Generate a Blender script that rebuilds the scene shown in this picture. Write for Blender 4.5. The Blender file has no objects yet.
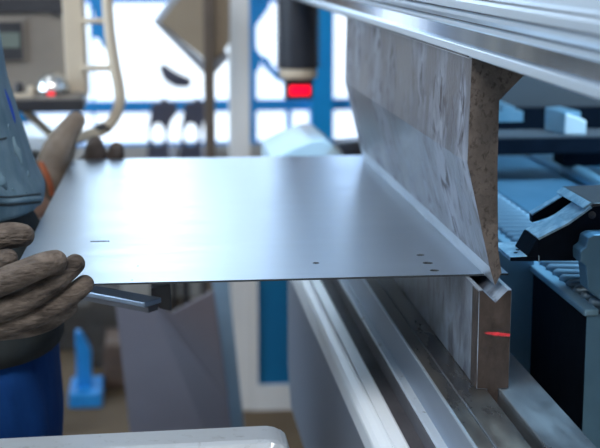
import bpy, bmesh, math, random
from mathutils import Vector, Matrix
random.seed(7)
S = bpy.context.scene
COL = S.collection

# ------------------------------------------------------------------ camera
F = 1400.0
PHI = math.atan(274.0 / F)
TH = math.atan(154.0 * math.cos(PHI) / F)
FW = Vector((math.sin(TH) * math.cos(PHI), math.cos(TH) * math.cos(PHI), -math.sin(PHI)))
RT = Vector((math.cos(TH), -math.sin(TH), 0))
UP = Vector((math.sin(TH) * math.sin(PHI), math.cos(TH) * math.sin(PHI), math.cos(PHI)))


def ray(px, py):
    return FW + RT * ((px - 300) / F) + UP * ((224 - py) / F)


CAM = Vector((0, 0, 1.0)) - ray(495.4, 290.2) * 1.4


def atY(px, py, Y):
    r = ray(px, py)
    return CAM + r * ((Y - CAM.y) / r.y)


def atZ(px, py, Z):
    r = ray(px, py)
    return CAM + r * ((Z - CAM.z) / r.z)


cd = bpy.data.cameras.new('camera')
cam = bpy.data.objects.new('camera', cd)
COL.objects.link(cam)
cam.matrix_world = Matrix(((RT.x, UP.x, -FW.x, CAM.x), (RT.y, UP.y, -FW.y, CAM.y),
                           (RT.z, UP.z, -FW.z, CAM.z), (0, 0, 0, 1)))
cd.sensor_fit = 'HORIZONTAL'
cd.sensor_width = 36
cd.lens = F * 36 / 600
cd.clip_start = 0.05
cd.clip_end = 100
cd.dof.use_dof = True
cd.dof.focus_distance = 1.42
cd.dof.aperture_fstop = 6.4
S.camera = cam
S.view_settings.view_transform = 'Standard'
S.view_settings.look = 'None'
S.view_settings.gamma = 1
S.view_settings.exposure = 0.42
S.view_settings.use_curve_mapping = False


# --------------------------------------------------------------- materials
def mat(name, col, rough=.5, metal=0., col2=None, scale=20., stretch=(1, 1, 1), bump=0., bscale=60.,
        bstretch=(1, 1, 1), lo=.35, hi=.65, rvar=0., emit=0., spec=.5, detail=5., coat=0.,
        col3=None, scale3=90., stretch3=(1, 1, 1), lo3=.5, hi3=.7):
    m = bpy.data.materials.new(name)
    m.use_nodes = True
    nt = m.node_tree
    b = nt.nodes['Principled BSDF']
    b.inputs['Base Color'].default_value = (*col, 1)
    b.inputs['Roughness'].default_value = rough
    b.inputs['Metallic'].default_value = metal
    b.inputs['Specular IOR Level'].default_value = spec
    b.inputs['Coat Weight'].default_value = coat
    L = nt.links.new
    tc = nt.nodes.new('ShaderNodeTexCoord')
    if col2 or rvar:
        mp = nt.nodes.new('ShaderNodeMapping')
        mp.inputs['Scale'].default_value = stretch
        L(tc.outputs['Object'], mp.inputs['Vector'])
        n = nt.nodes.new('ShaderNodeTexNoise')
        n.inputs['Scale'].default_value = scale
        n.inputs['Detail'].default_value = detail
        n.inputs['Roughness'].default_value = .6
        L(mp.outputs['Vector'], n.inputs['Vector'])
        mr = nt.nodes.new('ShaderNodeMapRange')
        mr.inputs['From Min'].default_value = lo
        mr.inputs['From Max'].default_value = hi
        L(n.outputs['Fac'], mr.inputs['Value'])
        if col2:
            mx = nt.nodes.new('ShaderNodeMix')
            mx.data_type = 'RGBA'
            mx.inputs[6].default_value = (*col, 1)
            mx.inputs[7].default_value = (*col2, 1)
            L(mr.outputs['Result'], mx.inputs[0])
            outc = mx.outputs[2]
            if col3:
                mp3 = nt.nodes.new('ShaderNodeMapping')
                mp3.inputs['Scale'].default_value = stretch3
                L(tc.outputs['Object'], mp3.inputs['Vector'])
                n3 = nt.nodes.new('ShaderNodeTexNoise')
                n3.inputs['Scale'].default_value = scale3
                n3.inputs['Detail'].default_value = 3
                n3.inputs['Distortion'].default_value = .6
                L(mp3.outputs['Vector'], n3.inputs['Vector'])
                r3 = nt.nodes.new('ShaderNodeMapRange')
                r3.inputs['From Min'].default_value = lo3
                r3.inputs['From Max'].default_value = hi3
                L(n3.outputs['Fac'], r3.inputs['Value'])
                m3 = nt.nodes.new('ShaderNodeMix')
                m3.data_type = 'RGBA'
                m3.inputs[7].default_value = (*col3, 1)
                L(outc, m3.inputs[6])
                L(r3.outputs['Result'], m3.inputs[0])
                outc = m3.outputs[2]
            L(outc, b.inputs['Base Color'])
        if rvar:
            r2 = nt.nodes.new('ShaderNodeMapRange')
            r2.inputs['To Min'].default_value = max(.02, rough - rvar)
            r2.inputs['To Max'].default_value = min(1, rough + rvar)
            L(mr.outputs['Result'], r2.inputs['Value'])
            L(r2.outputs['Result'], b.inputs['Roughness'])
    if bump:
        mp2 = nt.nodes.new('ShaderNodeMapping')
        mp2.inputs['Scale'].default_value = bstretch
        L(tc.outputs['Object'], mp2.inputs['Vector'])
        n2 = nt.nodes.new('ShaderNodeTexNoise')
        n2.inputs['Scale'].default_value = bscale
        n2.inputs['Detail'].default_value = 4
        L(mp2.outputs['Vector'], n2.inputs['Vector'])
        bp = nt.nodes.new('ShaderNodeBump')
        bp.inputs['Strength'].default_value = bump
        bp.inputs['Distance'].default_value = .004
        L(n2.outputs['Fac'], bp.inputs['Height'])
        L(bp.outputs['Normal'], b.inputs['Normal'])
    if emit:
        b.inputs['Emission Color'].default_value = (*col, 1)
        b.inputs['Emission Strength'].default_value = emit
    return m


M = {}
M['sheet'] = mat('galvanised_sheet', (.43, .53, .64), .35, .95, (.48, .58, .69), 9, (.25, 3, 1), .008, 60, (.3, 6, 1), rvar=.03)
M['sheet_edge'] = mat('cut_edge', (.06, .07, .08), .5, .6)
M['punch'] = mat('punch_steel', (.06, .06, .08), .42, .45, (.33, .355, .42), 8, (1, 1.5, .7), .10, 140, lo=.44, hi=.58, rvar=.10, detail=8, col3=(.05, .042, .052), scale3=60, stretch3=(1, .8, .55), lo3=.50, hi3=.68)
M['punch_end'] = mat('brown_end', (.085, .074, .069), .62, .2, (.155, .132, .12), 24, (1, 1, 1), .35, 200, lo=.40, hi=.62, detail=8, col3=(.045, .037, .034), scale3=230, stretch3=(1, 1, .8), lo3=.52, hi3=.70)  # browner, darker tone for the punch end faces
M['ground'] = mat('ground_edge', (.42, .47, .53), .38, .8, (.55, .6, .66), 40, (1, .2, 1))
M['die'] = mat('die_steel', (.13, .15, .19), .36, .55, (.44, .52, .62), 14, (1, .8, .7), .08, 120, lo=.40, hi=.62, rvar=.08, detail=8, col3=(.10, .10, .125), scale3=55, stretch3=(1, .8, .4), lo3=.50, hi3=.72)
M['die_end'] = mat('die_end_steel', (.040, .033, .031), .5, .4, (.105, .082, .073), 30, (1, 1, .6), .2, 140, lo=.38, hi=.66, detail=9)
M['jaw'] = mat('worn_warm_lit_jaw_steel', (.07, .073, .082), .32, .75, (.23, .215, .19), 22, (1, .30, 1), .08, 90, (1, .2, 1), rvar=.1, detail=8)  # worn steel; its warm tone also paints in a warm reflection
M['jaw_blue'] = mat('clean_jaw_steel', (.16, .18, .205), .34, .75, (.27, .30, .33), 30, (1, .25, 1), .06, 120, (1, .15, 1), rvar=.08, detail=8)
M['wall_steel'] = mat('satin_bed_steel', (.26, .33, .43), .34, .8, (.33, .41, .52), 8, (1, .2, 1))
M['ledge'] = mat('speckled_ledge_steel', (.56, .64, .72), .42, .4, (.10, .10, .10), 70, (1, .6, 1), lo=.62, hi=.70)
M['rail'] = mat('bright_aluminium', (.86, .91, .96), .38, .25, (.88, .93, .97), 6, (1, .2, 1))
M['dark_tone'] = mat('dark_slot_tone', (.075, .075, .088), .5, .3, (.12, .12, .135), 40, (1, .3, 1))
M['apron'] = mat('grey_apron_paint', (.19, .225, .285), .30, .4, (.21, .24, .29), 5)
M['beam'] = mat('brushed_beam_steel', (.60, .70, .80), .28, .72)
M['beam_face'] = mat('polished_face_reflections', (.20, .28, .40), .09, .95, (.42, .52, .64), 3.2, (1, 1, .3), lo=.42, hi=.56)  # dark and pale patches paint reflections onto the beam face
M['bed_paint'] = mat('bed_paint', (.10, .095, .10), .55, 0, (.13, .12, .12), 6)
M['navy'] = mat('navy_machine_paint', (.018, .045, .075), .45, .2, (.03, .065, .10), 20)
M['blue_paint'] = mat('blue_machine_paint', (.10, .235, .36), .35, .3, (.15, .31, .45), 7)
M['blue_light'] = mat('worn_blue_steel', (.20, .40, .55), .35, .5, (.30, .50, .64), 25, (1, .4, 1))
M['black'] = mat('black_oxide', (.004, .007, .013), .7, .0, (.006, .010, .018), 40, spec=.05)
M['blue_lit'] = mat('worn_blue_lit_steel', (.24, .42, .56), .36, .4, (.50, .68, .80), 80, lo=.40, hi=.62, detail=9)  # worn steel, with the blue light falling on it put into the colour
M['dark_grey'] = mat('dark_grey_panel', (.085, .085, .095), .6, 0, (.10, .10, .11), 4)
M['rib'] = mat('ribbed_cover', (.18, .27, .35), .4, .4)
M['white_frame'] = mat('white_frame_paint', (.74, .74, .74), .45, 0, (.78, .78, .78), 5)
M['win_blue'] = mat('window_frame_blue', (.01, .27, .68), .45, 0, (.015, .31, .74), 4)
M['vivid_blue'] = mat('vivid_blue_paint', (.0, .30, .72), .45, 0, (.0, .34, .76), 4)
M['pane'] = mat('daylit_pane', (.86, .94, 1.0), .6, emit=1.02)
M['pane_sky'] = mat('daylit_sky_pane', (.70, .86, 1.0), .6, emit=3.4)
M['pane_left'] = mat('daylit_side_pane', (.68, .85, 1.0), .6, emit=6.0)
M['lamp'] = mat('lamp_diffuser', (.96, .98, 1.0), .6, emit=5.0)
M['wall'] = mat('hall_wall_paint', (.50, .48, .45), .8, 0, (.46, .44, .42), 2)
M['ceiling'] = mat('hall_ceiling', (.45, .45, .46), .8)
M['floor'] = mat('concrete_floor', (.135, .095, .058), .85, 0, (.18, .13, .085), 3, bump=.05, spec=.15)
M['console'] = mat('taupe_console', (.21, .185, .16), .5, 0, (.25, .22, .19), 6)
M['cream'] = mat('cream_trim', (.60, .51, .39), .45, 0, (.64, .55, .43), 5)
M['dark_plastic'] = mat('dark_plastic', (.03, .03, .038), .4, 0, (.045, .045, .05), 20)
M['screen'] = mat('grey_green_screen', (.16, .19, .17), .2, 0, (.19, .22, .19), 6)
M['chrome'] = mat('silver_dome', (.72, .72, .70), .22, .9, (.78, .78, .76), 10)
M['red_glow'] = mat('lit_red_lens', (1.0, .0, .02), .3, emit=.6)
M['red_led'] = mat('lit_red_display', (1.0, .0, .025), .3, emit=1.1)
M['tan'] = mat('tan_cover', (.27, .215, .155), .5, 0, (.32, .26, .19), 4)
M['tan_edge'] = mat('silver_cover_edge', (.42, .46, .55), .35, .6, (.46, .50, .58), 8)
M['brown_post'] = mat('brown_post_paint', (.09, .07, .055), .5, 0, (.12, .09, .07), 10)
M['dark_seat'] = mat('dark_plum_shell', (.055, .055, .085), .5, 0, (.07, .07, .10), 8)
M['bellow'] = mat('black_bellows', (.03, .035, .05), .35, 0, (.04, .045, .06), 20)
M['chute'] = mat('grey_chute_steel', (.20, .18, .215), .5, .2, (.22, .20, .235), 6)
M['strut'] = mat('blue_grey_strut', (.20, .31, .43), .5, .1, (.23, .35, .48), 8)
M['stand'] = mat('bright_blue_stand', (.02, .30, .75), .4, 0, (.03, .33, .8), 6)
M['crate'] = mat('dark_brown_crate', (.05, .045, .042), .7, 0, (.09, .07, .055), 8)
M['crate2'] = mat('russet_box', (.14, .09, .065), .7, 0, (.17, .11, .08), 8)
M['pale_cover'] = mat('pale_blue_cover', (.50, .70, .84), .4, .1, (.56, .75, .88), 6)
M['panel_blue'] = mat('partition_panel_blue', (.0, .12, .28), .45, 0, (.0, .15, .33), 3)
M['skin'] = mat('skin', (.55, .34, .25), .5)
M['hair'] = mat('brown_hair', (.05, .035, .025), .6, bump=.5, bscale=200)
M['jacket'] = mat('blue_grey_workwear', (.095, .175, .235), .85, 0, (.19, .29, .36), 22, (1, 1, .6), .7, 30, (1, 1, .45), detail=8, spec=.2)
M['shirt'] = mat('dark_undershirt', (.025, .035, .04), .9, 0, (.035, .045, .05), 20, bump=.3, bscale=40)
M['bright_shirt'] = mat('bright_blue_shirt', (.01, .06, .42), .8, 0, (.015, .08, .5), 12)
M['trousers'] = mat('blue_work_trousers', (.004, .045, .20), .85, 0, (.012, .085, .34), 14, (1, 1, .5), .6, 24, (1, 1, .4), spec=.2)
M['boot'] = mat('black_boot', (.02, .02, .02), .5)
M['glove'] = mat('knitted_glove', (.050, .041, .036), .9, 0, (.205, .17, .145), 45, (.6, 1, 1.4), 1.0, 260, (.35, 1, 1), lo=.36, hi=.66, detail=10, spec=.2)
M['glove_far'] = mat('knitted_glove_taupe', (.25, .195, .15), .85, 0, (.33, .265, .21), 30, (1, 1, 1), .6, 160)
M['glove_tip'] = mat('coated_glove_tip', (.065, .05, .045), .75, 0, (.10, .08, .07), 40, bump=.3, bscale=150)
M['orange'] = mat('orange_cuff_band', (.50, .14, .06), .8)
M['arm_steel'] = mat('bright_arm_steel', (.74, .80, .86), .30, .6, (.45, .48, .50), 70, (1, 1, 1), .05, 90, lo=.58, hi=.8)


# ---------------------------------------------------------------- geometry
class MB:
    def __init__(self):
        self.bm = bmesh.new()
        self.slots = []

    def mi(self, m):
        if m not in self.slots:
            self.slots.append(m)
        return self.slots.index(m)

    def add(self, verts, faces, m=None, smooth=False, T=None):
        i = self.mi(m) if m else 0
        vs = [self.bm.verts.new(T @ Vector(v) if T else Vector(v)) for v in verts]
        out = []
        for f in faces:
            fc = self.bm.faces.new([vs[k] for k in f])
            fc.material_index = i
            fc.smooth = smooth
            out.append(fc)
        return vs, out

    def box(self, a, b, m=None, T=None, bev=0):
        x0, y0, z0 = a
        x1, y1, z1 = b
        v = [(x0, y0, z0), (x1, y0, z0), (x1, y1, z0), (x0, y1, z0), (x0, y0, z1), (x1, y0, z1), (x1, y1, z1), (x0, y1, z1)]
        f = [(0, 3, 2, 1), (4, 5, 6, 7), (0, 1, 5, 4), (1, 2, 6, 5), (2, 3, 7, 6), (3, 0, 4, 7)]
        vs, fs = self.add(v, f, m, T=T)
        if bev:
            es = list({e for fc in fs for e in fc.edges})
            bmesh.ops.bevel(self.bm, geom=es, offset=bev, segments=2, profile=.5, affect='EDGES')
        return self

    def prism(self, pts, d, m=None, ends=None, bev=0, T=None, smooth=False):
        """pts: closed list of 3-D points, d: extrusion vector."""
        n = len(pts)
        d = Vector(d)
        pts = [Vector(p) for p in pts]
        v = [tuple(p) for p in pts] + [tuple(p + d) for p in pts]
        side = [(i, (i + 1) % n, n + (i + 1) % n, n + i) for i in range(n)]
        vs, fs = self.add(v, side, m, T=T, smooth=smooth)
        ei = self.mi(ends) if ends else (self.mi(m) if m else 0)
        for ring in (list(range(n))[::-1], list(range(n, 2 * n))):
            fc = self.bm.faces.new([vs[k] for k in ring])
            fc.material_index = ei
            fs.append(fc)
        bmesh.ops.recalc_face_normals(self.bm, faces=fs)
        if bev:
            es = list({e for fc in fs for e in fc.edges})
            bmesh.ops.bevel(self.bm, geom=es, offset=bev, segments=2, profile=.5, affect='EDGES')
        return self

    def tube(self, pts, rad, m=None, seg=14, cap='round', sub=0, T=None):
        pts = [Vector(p) for p in pts]
        rad = list(rad) if hasattr(rad, '__len__') else [rad] * len(pts)
        if sub:
            P, R = [], []
            for i in range(len(pts) - 1):
                p0, p1, p2, p3 = pts[max(i - 1, 0)], pts[i], pts[i + 1], pts[min(i + 2, len(pts) - 1)]
                for s in range(sub):
                    t = s / sub
                    P.append(.5 * (2 * p1 + (p2 - p0) * t + (2 * p0 - 5 * p1 + 4 * p2 - p3) * t * t + (3 * p1 - p0 - 3 * p2 + p3) * t ** 3))
                    R.append(rad[i] * (1 - t) + rad[i + 1] * t)
            P.append(pts[-1])
            R.append(rad[-1])
            pts, rad = P, R
        rings = []
        n = len(pts)
        t0 = (pts[1] - pts[0]).normalized()
        t1 = (pts[-1] - pts[-2]).normalized()
        seq = []
        if cap == 'round':
            for a in (80, 60, 40, 20):
                a = math.radians(a)
                seq.append((pts[0] - t0 * rad[0] * math.sin(a), rad[0] * math.cos(a), t0))
        for i in range(n):
            t = (pts[min(i + 1, n - 1)] - pts[max(i - 1, 0)]).normalized()
            seq.append((pts[i], rad[i], t))
        if cap == 'round':
            for a in (20, 40, 60, 80):
                a = math.radians(a)
                seq.append((pts[-1] + t1 * rad[-1] * math.sin(a), rad[-1] * math.cos(a), t1))
        u = t0.orthogonal().normalized()
        verts, faces = [], []
        for (c, r, t) in seq:
            u = (u - t * u.dot(t))
            u = u.normalized() if u.length > 1e-6 else t.orthogonal().normalized()
            w = t.cross(u)
            for k in range(seg):
                a = 2 * math.pi * k / seg
                verts.append(c + (u * math.cos(a) + w * math.sin(a)) * r)
        for j in range(len(seq) - 1):
            for k in range(seg):
                k2 = (k + 1) % seg
                faces.append((j * seg + k, j * seg + k2, (j + 1) * seg + k2, (j + 1) * seg + k))
        faces.append(tuple(range(seg))[::-1])
        faces.append(tuple((len(seq) - 1) * seg + k for k in range(seg)))
        self.add(verts, faces, m, smooth=True, T=T)
        return self

    def loft(self, rings, m=None, seg=28):
        """rings: (cx, cy, z, rx, ry)."""
        verts, faces = [], []
        for (cx, cy, z, rx, ry) in rings:
            for k in range(seg):
                a = 2 * math.pi * k / seg
                ca, sa = math.cos(a), math.sin(a)
                e = .85
                verts.append((cx + rx * math.copysign(abs(ca) ** e, ca), cy + ry * math.copysign(abs(sa) ** e, sa), z))
        for j in range(len(rings) - 1):
            for k in range(seg):
                k2 = (k + 1) % seg
                faces.append((j * seg + k, j * seg + k2, (j + 1) * seg + k2, (j + 1) * seg + k))
        faces.append(tuple(range(seg))[::-1])
        faces.append(tuple((len(rings) - 1) * seg + k for k in range(seg)))
        self.add(verts, faces, m, smooth=True)
        return self

    def ball(self, c, r, m=None, seg=20, half=False):
        rx, ry, rz = r if hasattr(r, '__len__') else (r, r, r)
        verts, faces = [], []
        n = seg // 2
        lat0 = 0 if half else -90
        for j in range(n + 1):
            la = math.radians(lat0 + (90 - lat0) * j / n)
            la = max(min(la, math.radians(89)), math.radians(-89))
            for k in range(seg):
                a = 2 * math.pi * k / seg
                verts.append((c[0] + rx * math.cos(la) * math.cos(a), c[1] + ry * math.cos(la) * math.sin(a), c[2] + rz * math.sin(la)))
        for j in range(n):
            for k in range(seg):
                k2 = (k + 1) % seg
                faces.append((j * seg + k, j * seg + k2, (j + 1) * seg + k2, (j + 1) * seg + k))
        faces.append(tuple(range(seg))[::-1])
        faces.append(tuple(n * seg + k for k in range(seg)))
        self.add(verts, faces, m, smooth=True)
        return self

    def build(self, name, m, parent=None, remesh=0, smooth_it=0, smooth=None, subsurf=0):
        me = bpy.data.meshes.new(name)
        bmesh.ops.recalc_face_normals(self.bm, faces=self.bm.faces[:])
        if remesh or smooth is True:
            for f in self.bm.faces:
                f.smooth = True
        vs = [v.co for v in self.bm.verts]
        lo = Vector((min(v.x for v in vs), min(v.y for v in vs), min(v.z for v in vs)))
        hi = Vector((max(v.x for v in vs), max(v.y for v in vs), max(v.z for v in vs)))
        c = Vector(((lo.x + hi.x) / 2, (lo.y + hi.y) / 2, lo.z))
        bmesh.ops.translate(self.bm, verts=self.bm.verts[:], vec=-c)
        self.bm.to_mesh(me)
        self.bm.free()
        for k in ([m] if not self.slots else self.slots):
            me.materials.append(M[k] if isinstance(k, str) else k)
        o = bpy.data.objects.new(name, me)
        COL.objects.link(o)
        if remesh:
            r = o.modifiers.new('remesh', 'REMESH')
            r.mode = 'VOXEL'
            r.voxel_size = remesh
            r.use_smooth_shade = True
            if smooth_it:
                sm = o.modifiers.new('smooth', 'SMOOTH')
                sm.iterations = smooth_it
                sm.factor = .5
            dg = bpy.context.evaluated_depsgraph_get()
            nm = bpy.data.meshes.new_from_object(o.evaluated_get(dg))
            o.modifiers.clear()
            o.data = nm
            if not nm.materials:
                nm.materials.append(M[m])
            nm.name = name
        o.location = c
        if parent is not None:
            o.parent = parent
            o.location = c - WORLD[parent.name]
        WORLD[o.name] = c
        return o


WORLD = {}


def tag(o, label, cat, group=None, kind=None):
    o['label'] = label
    o['category'] = cat
    if group:
        o['group'] = group
    if kind:
        o['kind'] = kind
    return o


def thing(name, loc, label, cat, group=None):
    o = bpy.data.objects.new(name, None)
    o.empty_display_size = .05
    COL.objects.link(o)
    o.location = loc
    WORLD[o.name] = Vector(loc)
    return tag(o, label, cat, group)


def struct(mb, name, m, label=None):
    o = mb.build(name, m)
    o['kind'] = 'structure'
    if label:
        o['label'] = label
    o['category'] = name.split('_')[0]
    return o


# ---------------------------------------------------------------- the hall
XL, XR, YF, YB, ZC = -3.6, 3.2, -3.4, 4.0, 3.6
struct(MB().box((XL, YF, -.1), (XR, YB, 0)), 'floor', 'floor', 'brown concrete workshop floor')
struct(MB().box((XL, YF, ZC), (XR, YB, ZC + .1)), 'ceiling', 'ceiling', 'grey workshop ceiling')
struct(MB().box((XR, YF, 0), (XR + .1, YB, ZC)), 'wall_right', 'wall', 'plain workshop wall behind the machine')
struct(MB().box((XL, YF - .1, 0), (XR, YF, ZC)), 'wall_front', 'wall', 'plain workshop wall behind the viewer')
# back wall with one wide opening
WX0, WX1, WZ0, WZ1 = -.84, .62, .60, 2.75
w = MB()
w.box((XL, YB, 0), (WX0, YB + .15, ZC)).box((WX1, YB, 0), (XR, YB + .15, ZC))
w.box((WX0, YB, 0), (WX1, YB + .15, WZ0)).box((WX0, YB, WZ1), (WX1, YB + .15, ZC))
struct(w, 'wall_back', 'wall', 'workshop wall around the bright blue framed windows')
# left wall with opening
LY0, LY1, LZ0, LZ1 = -1.6, 2.2, 1.1, 3.1
w = MB()
w.box((XL - .15, YF, 0), (XL, LY0, ZC)).box((XL - .15, LY1, 0), (XL, YB, ZC))
w.box((XL - .15, LY0, 0), (XL, LY1, LZ0)).box((XL - .15, LY0, LZ1), (XL, LY1, ZC))
struct(w, 'wall_left', 'wall', 'workshop wall with a long daylit window')


def wx(px, Y=YB):
    return atY(px, 120, Y).x


def wz(py, Y=YB):
    return atY(200, py, Y).z


# window_1: blue frame and daylit panes
win = thing('window_1', ((WX0 + WX1) / 2, YB, WZ0), 'blue framed window glowing white at the back of the workshop', 'window')
win['kind'] = 'structure'
zs = [(WZ0, wz(143)), (wz(112.5), wz(101)), (wz(2.5), wz(2.5) + .06), (2.0, 2.06), (WZ1 - .05, WZ1)]
xs = [(WX0, WX0 + .05), (wx(24), wx(28)), (wx(247), wx(257)), (wx(287), wx(292)), (wx(361), WX1)]
f = MB()
for (a, b) in zs:
    f.box((WX0, YB + .02, a), (WX1, YB + .10, b))
for (a, b) in xs:
    f.box((a, YB + .015, WZ0), (b, YB + .105, WZ1))
f.build('window_frame', 'win_blue', win)
MB().box((wx(310), YB - .03, WZ0), (wx(332.5), YB + .11, WZ1)).build('mullion', 'vivid_blue', win)
for i in range(len(zs) - 1):
    for j in range(len(xs) - 1):
        MB().box((xs[j][1], YB + .055, zs[i][1]), (xs[j + 1][0], YB + .065, zs[i + 1][0])).build('pane', 'pane' if zs[i][1] < 1.3 and i < 2 else 'pane_sky', win)
# corner gussets beside the white post
g = MB()
for pts in ([(250, -8), (250, 34), (259, 22), (269, 8), (272, -8)], [(262, 57), (263, 66), (276, 80), (290, 86), (290, 75), (274, 68), (268, 57)],
            [(250, 38), (250, 74), (259, 70), (263, 57), (256, 48)]):
    g.prism([atY(x, y, YB + .02) for x, y in pts], (0, .03, 0))
g.build('corner_bracket', 'win_blue', win)
# window_2 on the left
win = thing('window_2', (XL, (LY0 + LY1) / 2, LZ0), 'long daylit side window', 'window')
win['kind'] = 'structure'
f = MB()
n = 5
for i in range(n + 1):
    y = LY0 + (LY1 - LY0) * i / n
    f.box((XL - .1, y - .03, LZ0), (XL - .02, y + .03, LZ1))
f.box((XL - .1, LY0, LZ0), (XL - .02, LY1, LZ0 + .05)).box((XL - .1, LY0, LZ1 - .05), (XL - .02, LY1, LZ1))
f.build('window_frame', 'win_blue', win)
for i in range(n):
    y0 = LY0 + (LY1 - LY0) * i / n + .03
    y1 = LY0 + (LY1 - LY0) * (i + 1) / n - .03
    MB().box((XL - .065, y0, LZ0 + .05), (XL - .055, y1, LZ1 - .05)).build('pane', 'pane_left', win)
# ceiling lamps
for i, (x, y) in enumerate([(-1.6, -.6), (-1.6, 1.6), (1.4, .4)]):
    t = thing('ceiling_lamp', (x, y, ZC - .12), 'long fluorescent ceiling lamp ' + ['over the operator side near the front', 'over the operator side near the windows', 'over the rear of the press brake'][i], 'lamp', 'ceiling lamps')
    MB().box((x - .12, y - .7, ZC - .07), (x + .12, y + .7, ZC)).build('lamp_housing', 'white_frame', t)
    MB().box((x - .10, y - .68, ZC - .12), (x + .10, y + .68, ZC - .07)).build('diffuser', 'lamp', t)

# ------------------------------------------------------------- press brake
Y0, Y1 = -.80, .935          # lower bed along the bending line
CX, CZ = CAM.x, CAM.z


def cs(k, z=None, x=None):
    """point of the machine cross-section seen along the bending line"""
    if z is not None:
        return CX + k * (CZ - z), z
    return x, CZ - (x - CX) / k


def yprism(mb, prof, y0, y1, m=None, ends=None, bev=0):
    return mb.prism([(x, y0, z) for x, z in prof], (0, y1 - y0, 0), m, ends, bev)


pb = thing('press_brake', (0, .2, 0), 'steel press brake with long bed and bright upper clamping beam', 'press brake')
ZT = .8975                    # top of the die clamp
xj = cs(.6524, z=ZT)[0]       # operator-side edge of clamp
xw, zw = xj, cs(.5964, x=xj)[1]
xd = cs(.574, z=zw)[0]
zd = cs(.5486, x=xd)[1]
xb = cs(.514, z=zd)[0]
gl, gr = -.0065, .0065
je = cs(.8983, z=ZT)[0]
sx = cs(.691, z=ZT)[0]
# jaws
mb = MB()
yprism(mb, [(xj, ZT), (sx - .0012, ZT), (sx, ZT - .0015), (gl, ZT - .0005), (gl, ZT - .028), (gl + .0, zw - .03), (xj, zw - .03)], Y0, Y1, 'jaw', bev=.0009)
mb.build('front_jaw', 'jaw', pb)
MB().box((sx - .0006, Y0, ZT - .002), (sx + .0004, Y1, ZT + .0002)).build('jaw_seam', 'jaw_blue', pb)
MB().box((sx + .0004, Y0, ZT - .002), (sx + .0012, Y1, ZT + .0001)).build('seam_gap', 'dark_tone', pb)
MB().box((xj - .0018, Y0, ZT - .002), (xj + .0004, Y1, ZT + .0004)).build('jaw_edge', 'beam', pb)
mb = MB()
yprism(mb, [(xj - .0015, ZT - .002), (xj + .001, ZT - .002), (xj + .001, zw - .03), (xj - .0015, zw - .03)], Y0, Y1, 'wall_steel')
mb.build('jaw_facing', 'wall_steel', pb)
mb = MB()
yprism(mb, [(gr, ZT - .0005), (je, ZT - .0005), (je, ZT - .07), (gr, ZT - .07)], Y0, Y1, 'jaw_blue', bev=.0009)
mb.build('rear_jaw', 'jaw_blue', pb)
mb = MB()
yprism(mb, [(gl, ZT - .026), (gr, ZT - .026), (gr, ZT - .07), (gl, ZT - .07)], Y0, Y1, 'dark_tone')
mb.build('slot_bottom', 'dark_tone', pb)
# ledge under the jaw
mb = MB()
yprism(mb, [(xd, zw), (xj, zw), (xj, zd - .05), (xd, zd - .05)], Y0, Y1, bev=.0012)
mb.build('ledge', 'ledge', pb)
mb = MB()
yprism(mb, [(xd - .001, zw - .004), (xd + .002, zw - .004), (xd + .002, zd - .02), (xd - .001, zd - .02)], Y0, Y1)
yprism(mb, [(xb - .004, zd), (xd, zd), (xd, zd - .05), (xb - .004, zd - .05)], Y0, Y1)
mb.build('recess', 'dark_tone', pb)
# rounded guide rail on the front
xa = cs(.4408, z=zd - .014)[0]
cz_ = zd - .013
mb = MB()
xc1, zc1 = cs(.4835, z=zd + .002)
prof = [(xa, zc1 - .016), (xa + .0005, zc1 - .012), (xa + .004, zc1 - .007), (xa + .010, zc1 - .003), (xc1 - .001, zc1), (xc1 - .0004, zc1 - .0022), (xc1 + .0006, zc1 - .0022), (xc1 + .0012, zc1),
        (xb - .003, zc1 + .0030), (xb - .001, zc1 + .002), (xb, zc1 - .002), (xb, cz_ - .03), (xa + .004, cz_ - .03)]
yprism(mb, prof, Y0, Y1 + .01)
mb.build('guide_rail', 'rail', pb)
# apron plate
xap = xa + .004
zb = cs(.300, x=xap)[1]
mb = MB()
ya = 1.0
mb.prism([(xap, Y0, cz_ - .012), (xap, ya, cz_ - .012), (xap, ya, zb + .06), (xap, ya - .05, zb), (xap, Y0, zb)], (.03, 0, 0), bev=.002)
mb.build('apron', 'apron', pb)
# bed body
MB().box((xap + .03, Y0, .06), (je - .012, Y1, zd - .05)).box((gl - .02, Y0, zd - .06), (je - .004, Y1, ZT - .07)).build('bed', 'bed_paint', pb)
MB().box((xap + .02, Y0, 0), (.5, Y0 + .2, .07)).build('foot', 'bed_paint', pb)
MB().box((xap + .06, Y1 - .2, 0), (.5, Y1 - .01, .07)).build('foot', 'bed_paint', pb)
MB().box((.09, 1.12, atY(540, 133, 1.13).z), (.9, 1.149, atY(540, 108, 1.13).z)).build('cavity_shade', 'black', pb)  # black slab painting in the shade of the cavity behind the clamp
MB().box((.055, 1.1, 1.5), (.2, 1.16, 1.9)).build('frame_bracket', 'dark_grey', pb)
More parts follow.
